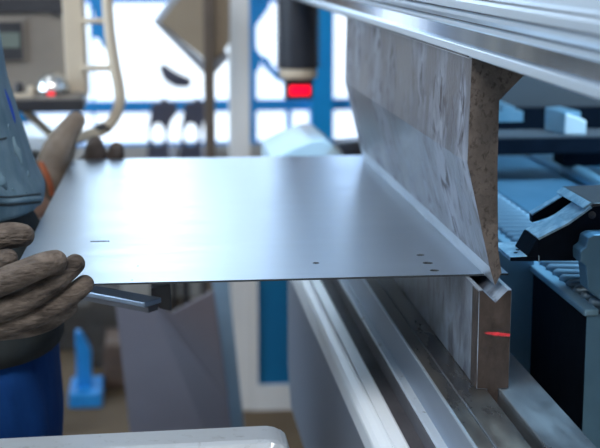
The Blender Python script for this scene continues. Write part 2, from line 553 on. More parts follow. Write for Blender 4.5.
# upper beam
BY0, BY1 = -.85, 2.0
PY0_ = .012
xl = -.031
z0 = cs(3.03, x=xl)[1]
z1 = cs(3.336, x=xl)[1]
mb = MB()
yprism(mb, [(xl, z0 + .0015), (xl + .0015, z0), (.034, z0), (.034, z1), (xl + .0012, z1), (xl, z1 - .001)], BY0, BY1)
mb.build('clamp_lip', 'beam', pb)
xf = xl + .006
za, zb2 = cs(3.30, x=xf)[1], cs(4.15, x=xf)[1]
mb = MB()
yprism(mb, [(xf, za - .004), (.03, za - .004), (.03, zb2 + .01), (xf, zb2 + .01)], BY0, BY1)
mb.build('clamp_face', 'beam_face', pb)
mb = MB()
p = [(xf + .002, zb2 - .0005), (xf - .006, zb2), (xf - .0075, zb2 + .002), (xf - .0075, zb2 + .0055), (xf - .005, zb2 + .0065), (xf - .005, zb2 + .008),
     (xf - .0085, zb2 + .009), (xf - .0105, zb2 + .013), (xf - .0105, zb2 + .0165), (xf - .008, zb2 + .0175), (xf - .008, zb2 + .0188),
     (xf - .012, zb2 + .020), (xf - .0125, zb2 + .027), (xf - .009, zb2 + .030), (xf - .009, zb2 + .0325), (xf - .004, zb2 + .0345),
     (xf - .003, zb2 + .055), (xf + .006, zb2 + .06), (.03, zb2 + .06), (.03, zb2 - .0005)]
yprism(mb, p, BY0, BY1)
mb.build('clamp_rail', 'beam', pb)
for zq, xq in ((.0066, -.0054), (.0176, -.0084), (.0303, -.0094)):
    MB().box((xf + xq, BY0 + .001, zb2 + zq), (xf + .002, BY1 - .001, zb2 + zq + .0011)).build('groove', 'dark_tone', pb)  # dark strips put the shade into the narrow beam grooves
MB().box((xl - .0003, PY0_, z0 - .0006), (xl + .003, BY1 - .01, z0 + .0007)).build('lip_seam', 'dark_tone', pb)
MB().box((-.02, BY0, zb2 + .06), (.06, BY1, 1.95)).build('upper_ram', 'apron', pb)
MB().box((.068, 1.15, 0), (.9, 1.2, 1.95)).build('rear_frame_plate', 'dark_grey', pb)
# --------------------------------------------------------------- the tools
PY0, PY1 = .012, .885
pu = thing('punch', (0, (PY0 + PY1) / 2, 1.0024), 'long mottled grey steel punch hanging from the upper beam', 'punch')
prof = [(-.0266, z0), (-.0288, 1.1272), (-.0034, 1.0211), (.0022, 1.0026), (.0032, 1.0026), (.0088, 1.0150), (.0048, 1.0384), (.0018, 1.1197), (.0016, 1.1885), (.0265, 1.2140), (.0265, z0)]
mb = MB()
yprism(mb, prof, PY0, PY1, 'punch', 'punch_end')
ob = mb.build('punch_body', 'punch', pu)
ob.data.materials.append(M['ground'])
for fc in ob.data.polygons:   # ground nose bevel
    cpt = fc.center
    if abs(fc.normal.y) < .5 and cpt.z < .016 and cpt.x < .004 and fc.normal.x < -.3:
        fc.material_index = 2
pr = MB()
yprism(pr, [(-.0266, z0 - .0018), (-.0295, z0 - .0018), (-.0295, z0 - .0002), (-.0266, z0 - .0002)], PY0, PY1)
pr.build('top_strip', 'ground', pu)

di = thing('die', (0, .44, ZT), 'upright steel die block with v groove standing in the bed slot under the punch', 'die')
mb = MB()
DY1 = .885
yprism(mb, [(-.0167, 1.0), (-.0125, 1.0), (.0002, .9875), (.0125, 1.0), (.0167, 1.0), (.0167, ZT), (.0062, ZT - .0005), (.0062, ZT - .024), (-.0062, ZT - .024), (-.0062, ZT - .0005), (-.0167, ZT)], 0, DY1, 'die', 'die_end', bev=.0006)
mb.build('die_body', 'die', di)
mb = MB()
for s in (-1, 1):
    pass
yprism(mb, [(.0126, 1.0003), (.0166, 1.0003), (.0166, .9995), (.0126, .9995)], .0008, DY1 - .001)
yprism(mb, [(-.0166, 1.0003), (-.0126, 1.0003), (-.0126, .9995), (-.0166, .9995)], .0008, DY1 - .001)
mb.build('die_shoulder', 'ground', di)
mb = MB()
yprism(mb, [(-.01725, .9985), (-.0160, .9985), (-.0160, ZT + .001), (-.01725, ZT + .001)], .0008, .026)
mb.build('brown_side_strip', 'die_end', di)  # browner strip over the front end of the die side

# ------------------------------------------------------------ the workpiece
ZS = 1.0008
mb = MB()
q = [atZ(6.2, 286.3, ZS + .002), atZ(506, 273.6, ZS + .002), None, atZ(72.5, 159.5, ZS + .002)]
q = [Vector((q[0].x, .0600, 0)), Vector((.0285, .0600, 0)), Vector((.0285, .925, 0)), Vector((q[3].x, .925, 0))]
mb.prism([(p.x, p.y, ZS) for p in q], (0, 0, .002), 'sheet')
sh = mb.build('sheet_metal_blank', 'sheet')
tag(sh, 'large flat bare sheet metal blank held between the punch and die', 'sheet metal')
# punched holes and slot
cut = MB()
for (px, py, r) in [(420.5, 255, .0044), (427.8, 263, .0056), (434.5, 270.3, .0050), (316, 263, .0038), (138, 266, .0014), (132, 280, .0012)]:
    c = atZ(px, py, ZS + .002)
    cut.tube([(c.x, c.y, ZS - .01), (c.x, c.y, ZS + .01)], r, seg=16, cap='flat')
c = atZ(100, 241.4, ZS + .002)
cut.box((c.x - .011, c.y - .0032, ZS - .01), (c.x + .011, c.y + .0032, ZS + .01))
co = cut.build('cutter', 'sheet')
bo = sh.modifiers.new('b', 'BOOLEAN')
bo.operation = 'DIFFERENCE'
bo.object = co
bo.solver = 'EXACT'
bpy.context.view_layer.update()
dg = bpy.context.evaluated_depsgraph_get()
nm = bpy.data.meshes.new_from_object(sh.evaluated_get(dg))
sh.modifiers.clear()
sh.data = nm
bpy.data.objects.remove(co)
sh.data.materials.clear()
sh.data.materials.append(M['sheet'])
sh.data.materials.append(M['sheet_edge'])
for p in sh.data.polygons:
    p.material_index = 0 if abs(p.normal.z) > .5 else 1

# ----------------------------------------------- back gauge, right hand side
bg = thing('back_gauge_beam', (.2, .5, 0), 'blue box beam with ribbed cover running behind the die', 'beam')
bx0, bz = .105, .972
e = atY(587.5, 309, .05)
bx0, bz = e.x - .0, e.z
byf = .05
MB().box((bx0, byf + .002, .55), (bx0 + .004, 1.1, bz - .006)).build('side_panel', 'black', bg)
MB().box((bx0, byf, .60), (bx0 + .5, byf + .004, bz - .006)).build('end_panel', 'blue_paint', bg)
MB().box((bx0 + .004, byf + .004, .3), (bx0 + .45, 1.1, bz - .01)).build('beam_body', 'navy', bg)
MB().box((bx0 + .1, .3, 0), (bx0 + .2, .5, .3)).box((bx0 + .1, .9, 0), (bx0 + .2, 1.05, .3)).build('pedestal', 'navy', bg)
MB().box((bx0 - .004, byf - .002, bz - .008), (bx0 + .012, 1.1, bz), bev=.002).build('edge_strip', 'blue_light', bg)
mb = MB()
MB().box((bx0 + .012, byf, bz - .01), (bx0 + .072, 1.1, bz - .002)).build('rib_bed', 'navy', bg)
y = byf + .012
while y < 1.0:
    mb = MB()
    mb.tube([(bx0 + .014, y + .010, bz + .001), (bx0 + .068, y - .008, bz + .003)], .0062, seg=8)
    mb.build('cover_rib', 'rib', bg)
    y += .027
MB().box((bx0 + .074, byf + .24, bz - .012), (bx0 + .40, 1.1, bz + .008), bev=.003).build('top_plate', 'blue_paint', bg)
# round guide shaft on it
xg = cs(1.93, z=bz + .018)[0]
gs = MB().tube([(xg, .35, bz + .020), (xg, 1.09, bz + .020)], .012, seg=16, cap='flat').build('guide_shaft', 'blue_light', bg)
for (px, py) in ((581, 168), (597, 173)):
    c = atY(px, py, .95)
    MB().tube([(c.x, .95, bz + .006), (c.x, .95, max(c.z, bz + .02))], .008, seg=12, cap='flat').build('bolt', 'blue_light', bg)

# plate behind the die
b = atY(534, 262, .26)
MB().box((.05, .26, .50), (b.x, .275, .985)).build('rear_support_plate', 'blue_paint', pb)

# back gauge finger
fy = .085
fg = thing('back_gauge_finger', tuple(atY(560, 261, fy)), 'black back gauge finger with worn blue-lit ramp right of the punch', 'back gauge finger')


def fz(px, py, Y=None):
    return atY(px, py, fy if Y is None else Y)


body = [fz(*p) for p in [(538.4, 261), (538.4, 239), (568.5, 223.6), (591, 207.5), (602, 204.5), (660, 203), (660, 261)]]
MB().prism(body, (0, .052, 0), bev=.0012).build('finger_body', 'black', fg)
# worn ramp on top, blue light put into its colour
top = [fz(*p) for p in [(538.4, 239), (568.5, 223.6), (591.5, 207.2)]]
rp = MB()
off = Vector((-.0004, 0, .0010))
rp.prism([p + off for p in top] + [p + off + Vector((.001, 0, -.0022)) for p in reversed(top)], (0, .050, 0))
rp.build('ramp', 'blue_lit', fg)
# nose step
MB().prism([fz(*p) for p in [(527, 257), (538.2, 256), (538.2, 239.5), (537.2, 239)]], (0, .052, 0)).build('nose_step', 'black', fg)
# stop plate
sp = [fz(*p) for p in [(510, 261), (510, 257), (540, 255.5), (540, 261)]]
MB().prism(sp, (0, .075, 0), bev=.0008).build('stop_plate', 'blue_lit', fg)
MB().prism([p + Vector((0, -.0006, 0)) for p in [fz(*q) for q in [(510.3, 261), (510.3, 257.4), (538.3, 256), (538.3, 261)]]], (0, .001, 0)).build('plate_edge', 'black', fg)
c0 = fz(520, 257)
for dx, dy in ((0, .018), (.006, .032)):
    MB().tube([(c0.x + dx, fy + dy, c0.z - .001), (c0.x + dx, fy + dy, c0.z + .0012)], .0022, seg=10, cap='flat').build('plate_hole', 'black', fg)
# second cheek behind the recess
ck = [fz(*p) for p in [(552.5, 237), (552.5, 229.5), (591, 205.5), (660, 203), (660, 230), (575, 230)]]
MB().prism([p + Vector((0, .080, .0)) for p in ck], (0, .012, 0), bev=.0008).build('rear_cheek', 'black', fg)
ck = [fz(*p) for p in [(552.5, 230), (591, 206), (592, 205.2), (552.0, 228.6)]]
MB().prism([p + Vector((0, .079, .0008)) for p in ck], (0, .014, 0)).build('cheek_top', 'blue_lit', fg)
MB().prism([p + Vector((0, .052, 0)) for p in [fz(*q) for q in [(541, 261), (541, 250), (562, 240), (588, 222), (660, 215), (660, 261)]]], (0, .029, 0)).build('recess_core', 'black', fg)
# flat cap at top right
cp = [fz(*p) for p in [(591, 207), (594, 203.5), (660, 201), (660, 206)]]
MB().prism(cp, (0, .112, 0), bev=.0008).build('cap', 'dark_plastic', fg)
MB().prism([fz(*p) + Vector((0, .004, .0015)) for p in [(584, 210), (592, 204.5), (594, 205.5), (586, 211.5)]], (0, .1, 0)).build('wear_strip', 'blue_lit', fg)
MB().tube([tuple(fz(592, 215) + Vector((0, -.0008, 0))), tuple(fz(592, 215) + Vector((0, .004, 0)))], .0042, seg=14, cap='flat').build('screw', 'dark_plastic', fg)
# carriage block in front of it
cr = MB().prism([atY(*p, .055) for p in [(580.5, 262), (580.5, 251), (586, 247), (588, 238), (594, 235), (640, 234), (640, 300), (600, 300), (588, 290), (586, 266)]], (0, .028, 0), bev=.0015).build('gauge_carriage', 'blue_paint')
tag(cr, 'blue rounded carriage block below the back gauge finger at right', 'carriage block')

# cross bar higher up
by = .80
t = thing('gauge_cross_bar', tuple(atY(560, 155, by)), 'black horizontal cross bar behind the punch carrying a pale clamp', 'cross bar')
b0, b1 = atY(495, 155, by), atY(700, 136, by)
MB().box((b0.x - .12, by, b0.z), (b1.x, by + .09, b1.z), bev=.002).build('bar', 'black', t)
MB().box((b0.x - .12, by + .004, b1.z - .001), (b1.x, by + .088, b1.z + .003)).build('top_plate', 'dark_grey', t)
b2 = atY(600, 155, by)
MB().box((atY(568, 150, by).x, by + .02, bz + .03), (atY(660, 150, by).x, by + .08, b0.z)).build('hanger', 'black', t)
# clamp on the bar
t = thing('clamp_block', tuple(atY(566, 135, by)), 'pale blue and white clamp block sitting on the black cross bar', 'clamp block')
zb_ = b1.z + .003
c1, c2, c3 = atY(545, 130, by + .07).x, atY(563, 130, by + .02).x, atY(587, 130, by).x
ztop = atY(560, 112, by + .02).z
MB().prism([(c1, by + .075, zb_), (c2, by + .012, zb_), (c2, by + .012, ztop), (c1, by + .075, ztop + .002)], (.03, .012, 0), bev=.002).build('clamp_side', 'blue_light', t)
MB().prism([(c2, by + .012, zb_), (c3, by + .002, zb_), (c3, by + .002, ztop - .012), (c2, by + .012, ztop)], (0, .055, 0), bev=.003).build('clamp_front', 'white_frame', t)
# inclined rail behind punch
rl = MB()
xr_ = cs(2.2, z=1.075)[0]
rl.box((xr_, .92, 1.055), (xr_ + .045, 1.149, 1.072)).box((xr_ + .01, .92, 1.072), (xr_ + .03, 1.149, 1.080))
rl = rl.build('linear_rail', 'blue_light')
tag(rl, 'light blue linear rail end seen behind the punch above the cross bar', 'rail')

# ---------------------------------------------------------- support arms
sy = -.03
zt = atY(150, 447.0, sy).z
xe = atY(292, 440, sy).x
t = thing('material_support', (xe - .1, sy, .78), 'bright steel support arm across the bottom foreground with rounded end', 'support arm')
mb = MB()
tilt = .0035
pf = [(xe - .9, zt - tilt * 3 - .035), (xe - .9, zt - tilt * 3), (xe - .020, zt + .001), (xe - .009, zt - .002), (xe - .002, zt - .008), (xe, zt - .016), (xe, zt - .035)]
mb.prism([(x, sy, z) for x, z in pf], (0, .055, 0), bev=.008)
mb.build('arm', 'arm_steel', t)
MB().box((xe - .9, sy - .004, zt - .045), (xe - .03, sy + .05, zt - .032)).build('under_profile', 'dark_tone', t)
MB().box((xe - .12, sy + .005, zt - .10), (xap - .001, sy + .05, zt - .046), bev=.002).build('bracket', 'bed_paint', t)

# under-sheet support with dark end block
za_ = .955
A, B = atZ(70, 284.5, za_), atZ(153, 300, za_)
t = thing('sheet_support', (B.x, B.y, za_ - .05), 'narrow grey sheet support under the blank beside the front glove', 'sheet support')
d = (B - A).normalized()
nrm = Vector((-d.y, d.x, 0))
mb = MB()
mb.prism([A - nrm * .014, B - nrm * .014, B + nrm * .014, A + nrm * .014], (0, 0, -.006), bev=.001)
mb.build('arm', 'wall_steel', t)
mb = MB()
mb.prism([A - nrm * .008 + Vector((0, 0, -.006)), B - nrm * .008 + Vector((0, 0, -.006)), B + nrm * .008 + Vector((0, 0, -.006)), A + nrm * .008 + Vector((0, 0, -.006))], (0, 0, -.007))
mb.build('arm_rib', 'dark_tone', t)
eb = [atY(*p, .24) for p in [(151, 288), (170, 284), (172, 312), (160, 309), (151, 303)]]
MB().prism(eb, (0, .09, 0), bev=.002).build('end_block', 'dark_plastic', t)
MB().box((eb[1].x, .30, .945), (xap - .0005, .36, .985)).build('cross_member', 'bed_paint', t)

# grey chute behind
t = thing('sheet_metal_chute', tuple(atY(180, 440, 1.62)), 'leaning grey folded chute panel below the blank', 'chute')


def P(px, py, Y):
    return tuple(atY(px, py, Y))


cy = 1.55
tri1 = [P(115, 300, cy), P(150, 300, cy), P(228, 400, cy + .02), P(243, 520, cy), P(140, 520, cy)]
tri2 = [P(150, 300, cy), P(170, 314, cy + .03), P(213, 291, cy + .10), P(228, 400, cy + .02)]
MB().prism(tri1, (0, .012, 0)).build('light_panel', 'chute', t)
MB().prism(tri2, (0.002, .012, 0)).build('folded_panel', 'chute', t)
MB().prism([P(212, 275, cy + .13), P(228, 275, cy + .13), P(254, 520, cy + .13), P(238, 520, cy + .13)], (0, .05, 0)).build('side_strut', 'strut', t)
c = Vector(P(190, 500, cy + .15))
MB().box((c.x - .14, cy - .02, 0), (c.x + .16, cy + .2, c.z + .06)).build('base', 'bed_paint', t)

# ------------------------------------------------------------- background
# white framed partition
py_ = atZ(250, 411, 0).y
t = thing('partition_screen', (wx(250, py_), py_, 0), 'white framed partition with blue lower panel standing behind the blank', 'partition')
xa_, xb_ = atY(229, 60, py_).x, atY(250, 60, py_).x
MB().box((xa_, py_, 0), (xb_, py_ + .05, 2.2), bev=.004).build('post', 'white_frame', t)
zr = atY(260, 386, py_).z
MB().box((xb_, py_, .0), (xb_ + .75, py_ + .05, zr)).build('bottom_rail', 'white_frame', t)
zmid = atY(260, 200, py_).z
MB().box((xb_, py_ + .004, zmid), (xb_ + .75, py_ + .046, zmid + .05)).build('middle_rail', 'white_frame', t)
MB().box((xb_, py_ + .015, zr), (xb_ + .75, py_ + .03, zmid)).build('lower_panel', 'panel_blue', t)
MB().box((xb_, py_ + .002, zr), (atY(258, 330, py_).x, py_ + .048, zmid)).build('panel_stile', 'white_frame', t)
MB().box((xb_ + .70, py_, zr), (xb_ + .75, py_ + .05, 2.2)).build('far_post', 'white_frame', t)

# ribbed black column with red display
ry = 1.75
a, b = atY(275.5, 40, ry), atY(320, 40, ry)
zlow, zhi = atY(297, 68, ry).z, 1.9
xc, rr = (a.x + b.x) / 2, (b.x - a.x) / 2
t = thing('bellows_column', (xc, ry, zlow - .05), 'black ribbed bellows column with lit red display below it', 'bellows column')
mb = MB()
prof = []
n = int((zhi - zlow) / .006)
for i in range(n + 1):
    prof.append((xc, ry, zlow + (zhi - zlow) * i / n, rr * (1.03 if i % 2 else .84), rr * (1.03 if i % 2 else .84)))
mb.loft(prof, seg=24)
mb.build('bellows', 'bellow', t)
zc2 = atY(297, 78, ry).z
MB().loft([(xc, ry, zc2, rr * .80, rr * .80), (xc, ry, zc2 + .004, rr * .86, rr * .86), (xc, ry, zlow, rr * .86, rr * .86)]).build('collar', 'cream', t)
l0, l1 = atY(286, 100, ry - .02), atY(313, 80, ry - .02)
MB().box((l0.x, ry - .02, l0.z), (l1.x, ry + .03, zc2)).build('display_housing', 'dark_plastic', t)
l0, l1 = atY(289.5, 95.5, ry - .022), atY(310, 85.5, ry - .022)
MB().box((l0.x, ry - .023, l0.z), (l1.x, ry - .019, l1.z)).build('display', 'red_led', t)
MB().box((xc - .02, ry - .02, zhi), (.0, ry + .02, zhi + .04)).build('mount', 'dark_plastic', t)

# blurred machine corner between column and punch
mc = MB()
y_ = 1.25
mc.prism([atY(*p, y_) for p in [(272, 158), (292, 148), (312, 140), (325, 139), (341, 152), (350, 170), (340, 215), (272, 215)]], (0, .25, 0), bev=.004)
mc = mc.build('end_cover', 'blue_light')
tag(mc, 'pale blue sloping cover at the far end of the blank', 'cover')
mc.data.materials[0] = M['pale_cover']
mb = MB()
y_ = 1.22
mb.prism([atY(*p, y_) for p in [(337, 143), (362, 141), (368, 156), (350, 154), (342, 152)]], (0, .06, 0), bev=.003)
mb.box((atY(345, 150, y_).x, y_ + .01, .9), (atY(362, 150, y_).x, y_ + .05, atY(350, 152, y_).z))
mb.box((atY(345, 150, y_).x, y_ + .01, .9), (-.011, y_ + .05, .94)) if atY(345, 150, y_).x < -.011 else None
db = mb.build('limit_bracket', 'dark_plastic')
tag(db, 'small dark bracket below the white pane at the far punch end', 'bracket')

# tilted tan cover on a thin brown post
ty = 2.35
a, b = atY(205.5, 60, ty), atY(213.5, 60, ty)
t = thing('cover_stand', (a.x, ty, 0), 'thin brown post carrying a tan square cover tilted on its corner', 'stand')
MB().box((a.x - .004, ty, 0), (b.x + .003, ty + .03, 2.1), bev=.002).build('post', 'brown_post', t)
MB().prism([atY(*p, ty + .031) for p in [(160, 23), (196, -22), (230, -22), (230, 42), (221, 56), (209, 63)]], (0, .07, 0), bev=.004).build('cover', 'tan', t)
MB().prism([atY(*p, ty + .045) for p in [(153, 22), (176, -10), (182, -8), (161, 24), (208, 64), (226, 50), (229, 58), (212, 77), (205, 75)]], (0, .05, 0), bev=.004).build('cover_rim', 'tan_edge', t)

# dark curved handle against the window
hy = YB + .01
mb = MB()
pts = [atY(x, y, hy - .02) for x, y in [(163.5, 68), (169, 75), (177, 80), (186, 82)]]
mb.tube(pts, [.016, .026, .027, .021], seg=12, sub=4)
mb.tube([pts[0], pts[0] + Vector((0, .08, 0))], .006, seg=8)
mb.tube([pts[-1], pts[-1] + Vector((0, .08, 0))], .006, seg=8)
h = mb.build('window_handle', 'dark_seat')
tag(h, 'dark curved handle on the bright window left of the tan cover', 'handle')
h.data.materials.clear()
h.data.materials.append(M['dark_seat'])

# two dark chairs with open backs
chy = 3.55


def chair(dx, label):
    def q(px, py):
        return atY(px + dx, py, chy)
    base = q(162, 120)
    c = thing('chair', (base.x, chy + .1, 0), label, 'chair', 'dark chairs before the window')
    outer = [(147, 160), (148, 140), (148, 127), (150.5, 115), (151, 104), (159, 102.5), (164.5, 97), (169.5, 102), (177, 103), (177.5, 113), (173.5, 118), (170.5, 123), (168.5, 131), (168, 141), (169.5, 160)]
    inner = [(151.6 + 6.3 + 7.0 * math.cos(a), 134.8 + 11.5 * math.sin(a)) for a in [2 * math.pi * i / 20 for i in range(20)]]
    # ring face between outer outline and the oval opening: build as a strip
    bm = bmesh.new()
    cen = Vector((157.9, 134.5))
    N = 40

    def hit(poly, ang):
        d = Vector((math.cos(ang), math.sin(ang)))
        best = None
        for i in range(len(poly)):
            p, r = Vector(poly[i]), Vector(poly[(i + 1) % len(poly)])
            e_ = r - p
            den = d.x * e_.y - d.y * e_.x
            if abs(den) < 1e-9:
                continue
            w_ = p - cen
            s_ = (w_.x * e_.y - w_.y * e_.x) / den
            u_ = (w_.x * d.y - w_.y * d.x) / den
            if s_ > 0 and -1e-6 <= u_ <= 1 + 1e-6 and (best is None or s_ > best):
                best = s_
        return cen + d * (best or 1)
    angs = sorted([2 * math.pi * i / N for i in range(N)] + [math.atan2(p[1] - cen.y, p[0] - cen.x) % (2 * math.pi) for p in outer])
    V = []
    for a_ in angs:
        po_, pi_ = hit(outer, a_), hit(inner, a_)
        V.append([bm.verts.new(q(po_.x, po_.y)), bm.verts.new(q(pi_.x, pi_.y)),
                  bm.verts.new(q(po_.x, po_.y) + Vector((0, .02, 0))), bm.verts.new(q(pi_.x, pi_.y) + Vector((0, .02, 0)))])
    for i in range(len(V)):
        A_, B_ = V[i], V[(i + 1) % len(V)]
        for (m_, n_) in ((0, 1), (3, 2), (2, 0), (1, 3)):
            try:
                bm.faces.new([A_[m_], B_[m_], B_[n_], A_[n_]])
            except ValueError:
                pass
    m_ = MB()
    m_.bm.free()
    m_.bm = bm
    m_.build('backrest', 'dark_seat', c)
    zseat = q(158, 158).z
    x0, x1 = q(148, 150).x, q(176, 150).x
    m_ = MB().box((x0 - .002, chy - .01, zseat - .05), (x1 + .002, chy + .36, zseat + .0), bev=.01)
    m_.build('seat', 'dark_seat', c)
    for (lx, ly) in ((x0 + .012, chy + .02), (x1 - .012, chy + .02), (x0 + .012, chy + .33), (x1 - .012, chy + .33)):
        MB().tube([(lx, ly, .0), (lx, ly, zseat - .04)], .012, seg=10, cap='flat').build('leg', 'dark_plastic', c)


chair(0, 'dark chair with oval opening in its back, left of the two before the window')
chair(33, 'dark chair with oval opening in its back, nearer the brown post')

# blue stand on the floor
c = atZ(86, 402, 0)
t = thing('floor_stand', (c.x, c.y, 0), 'bright blue upright stand with flat foot on the brown floor', 'stand')
x0, x1 = atY(76, 360, c.y).x, atY(91, 360, c.y).x
zt_ = atY(80, 332, c.y).z
MB().prism([(x0, c.y, .02), (x1, c.y, .02), (x1, c.y, zt_ - .06), (x0 + (x1 - x0) * .35, c.y, zt_), (x0, c.y, zt_)], (0, .04, 0), bev=.004).build('upright', 'stand', t)
MB().box((atY(70, 400, c.y).x, c.y - .06, 0), (atY(103, 400, c.y).x, c.y + .12, .045), bev=.006).build('foot', 'stand', t)
# dark crates by the wall
def crate(px0, px1, pyt, pyb, m, label, dz=.3):
    c_ = atZ((px0 + px1) / 2, pyb, 0)
    x0_, x1_ = atY(px0, pyb, c_.y).x, atY(px1, pyb, c_.y).x
    zt2 = atY(px0, pyt, c_.y).z
    t_ = thing('crate', ((x0_ + x1_) / 2, c_.y + dz / 2, 0), label, 'crate')
    MB().box((x0_, c_.y, .0), (x1_, c_.y + dz, zt2), bev=.004).build('box', m, t_)
    for s_ in (.2, .5, .8):
        z_ = zt2 * s_
        MB().box((x0_ - .006, c_.y - .008, z_ - .02), (x1_ + .006, c_.y - .0005, z_ + .02)).build('batten', m, t_)


crate(92, 121, 300, 368, 'crate', 'tall dark brown crate behind the blue stand')
crate(106, 134, 345, 388, 'crate2', 'low russet box in front of the dark crate', .2)
crate(55, 92, 306, 350, 'crate', 'dark crate farther back left of the blue stand')

# ------------------------------------------------------------ control console
ky = 1.55
t = thing('control_console', (atY(20, 100, ky).x, ky, 0), 'taupe control console with small screen and cream side trim at upper left', 'console')
kx1 = atY(67, 50, ky).x
kx0 = atY(-75, 50, ky).x
kzb = atY(30, 99, ky).z
MB().box((kx0, ky, kzb), (kx1, ky + .10, 1.62), bev=.003).build('housing', 'console', t)
s0, s1 = atY(67, 98, ky - .02), atY(87, 98, ky - .02)
MB().prism([(s0.x, ky - .02, kzb), (s1.x, ky - .02, kzb), (s1.x - .012, ky - .02, 1.62), (s0.x - .012, ky - .02, 1.62)], (0, .13, 0), bev=.003).build('side_trim', 'cream', t)
f0, f1 = atY(-60, 62, ky), atY(25, 18, ky)
fr = MB().box((f0.x, ky - .008, f0.z), (f1.x, ky, f1.z), bev=.002).build('screen_bezel', 'console', t)
g0, g1 = atY(-58, 60, ky), atY(22, 22, ky)
MB().box((g0.x, ky - .010, g0.z), (g1.x, ky - .007, g1.z)).build('screen_surround', 'dark_plastic', fr)
g0, g1 = atY(-52, 48, ky), atY(20, 32, ky)
MB().box((g0.x, ky - .012, g0.z), (g1.x, ky - .0095, g1.z)).build('screen', 'screen', fr)
h0, h1 = atY(-70, 12, ky), atY(66, -2, ky)
MB().box((h0.x, ky - .012, h0.z), (h1.x, ky, h1.z)).build('hood', 'dark_plastic', t)
MB().box((atY(52, 12, ky).x, ky - .018, atY(52, 14, ky).z), (atY(63, 6, ky).x, ky - .01, atY(52, 6, ky).z), bev=.001).build('latch', 'dark_plastic', t)
# shelf
k0, k1 = atY(10, 100, ky - .12), atY(84, 100, ky - .12)
zsf = atY(40, 97, ky - .10).z
zsb = atY(40, 112, ky - .14).z
shf = MB().box((kx0, ky - .14, zsb), (k1.x, ky + .05, zsf), bev=.003).build('shelf', 'dark_plastic', t)
MB().box((kx0, ky - .139, zsf - .001), (k1.x - .01, ky - .001, zsf + .002)).build('shelf_top', 'console', t)
dc = atY(53, 93, ky - .06)
db_ = MB().loft([(dc.x, ky - .06, zsf + .002, .022, .022), (dc.x, ky - .06, zsf + .006, .020, .020)]).build('dome_base', 'dark_plastic', t)
dm = MB().ball((dc.x, ky - .06, zsf + .006), (.034, .034, .040), seg=24, half=True).build('dome_button', 'chrome', t)
lx = dc.x - .0
MB().box((lx - .009, ky - .099, zsf + .002), (lx + .006, ky - .092, zsf + .008), bev=.0015).build('red_indicator', 'red_glow', dm)
for (px, r, hh) in ((19, .009, .018), (31, .008, .012)):
    c = atY(px, 90, ky - .07)
    MB().tube([(c.x, ky - .07, zsf + .002), (c.x, ky - .07, zsf + hh)], r, seg=12).build('knob', 'dark_plastic' if px < 25 else 'cream', t)
MB().box((atY(12, 95, ky - .12).x, ky - .125, zsf + .002), (atY(33, 95, ky - .12).x, ky - .10, zsf + .008), bev=.002).build('label_holder', 'cream', t)
# grab handle
hy_ = ky - .03
hp = [atY(x, y, hy_) for x, y in [(106.5, -30), (107.5, 5), (110, 35), (114.5, 65), (119, 88), (119.5, 104), (113, 120), (104, 129), (94, 133), (76, 138.5)]]
gh = MB().tube(hp, .0115, seg=14, sub=5).build('grab_handle', 'cream', t)
for y1_, y2_ in ((21, 21), (68, 68)):
    MB().tube([atY(84, y1_, hy_), atY(112 if y1_ > 40 else 108, y2_, hy_)], .006, seg=10).build('rung', 'cream', gh)
MB().tube([atY(100, 129, hy_), atY(107, 127, hy_)], .012, seg=12).build('clamp_collar', 'dark_plastic', gh)
MB().tube([atY(76, 138.5, hy_), atY(60, 141, hy_), tuple(atY(40, 112, hy_) + Vector((-.03, .02, .0)))], .0085, seg=12, sub=4).build('handle_foot', 'cream', gh)
MB().tube([(atY(-30, 100, ky).x, ky + .03, 0), (atY(-30, 100, ky).x, ky + .03, kzb)], .035, seg=16, cap='flat').build('pedestal', 'console', t)
MB().box((atY(-30, 100, ky).x - .15, ky - .1, 0), (atY(-30, 100, ky).x + .15, ky + .16, .02)).build('pedestal_foot', 'bed_paint', t)
# dark blue window frame piece, built as a plate on an added stand
wb = MB().prism([atY(*p, 3.8) for p in [(89, -10), (104, -10), (107, 24), (110, 52), (103, 48), (98, 38), (90, 39), (90, 22), (94, 18)]], (0, .05, 0)).box((atY(89, 0, 3.8).x, 3.81, .0), (atY(91.5, 0, 3.8).x, 3.84, 1.2)).build('blue_frame_piece', 'win_blue')
tag(wb, 'dark blue window frame piece on an added thin stand between console and grab handle', 'plate')
# low pale bench behind the far glove
bz1 = atY(40, 137, 2.2).z
t = thing('workbench', (atY(30, 140, 2.2).x, 2.2, 0), 'pale steel workbench seen between the console and the far glove', 'workbench')
bxa, bxb = atY(-60, 137, 2.2).x, atY(62, 137, 2.2).x
MB().box((bxa, 2.2, bz1 - .035), (bxb, 2.5, bz1), bev=.003).build('bench_top', 'rail', t)
MB().box((bxa + .02, 2.24, bz1 - .25), (bxb - .02, 2.46, bz1 - .06)).build('bench_drawer', 'white_frame', t)
for lx_ in (bxa + .04, bxb - .10):
    for ly_ in (2.24, 2.46):
        MB().box((lx_ - .02, ly_ - .02, 0), (lx_ + .02, ly_ + .02, bz1 - .034)).build('leg', 'strut', t)

# ---------------------------------------------------------------- operator
pc = Vector((-.60, .45, 0))
op = thing('person', tuple(pc), 'person in blue grey work jacket, blue trousers and knitted gloves holding the blank', 'person')


def limb(mb, pts, rad, sub=3, seg=16):
    mb.tube(pts, rad, seg=seg, sub=sub)


shR, elR, wrR = Vector((-.66, .22, 1.40)), Vector((-.83, .03, 1.10)), Vector(atY(-85, 306, .02))
shL, elL, wrL = Vector((-.66, .68, 1.40)), Vector((-.75, .84, 1.10)), Vector(atY(34, 203, .865))
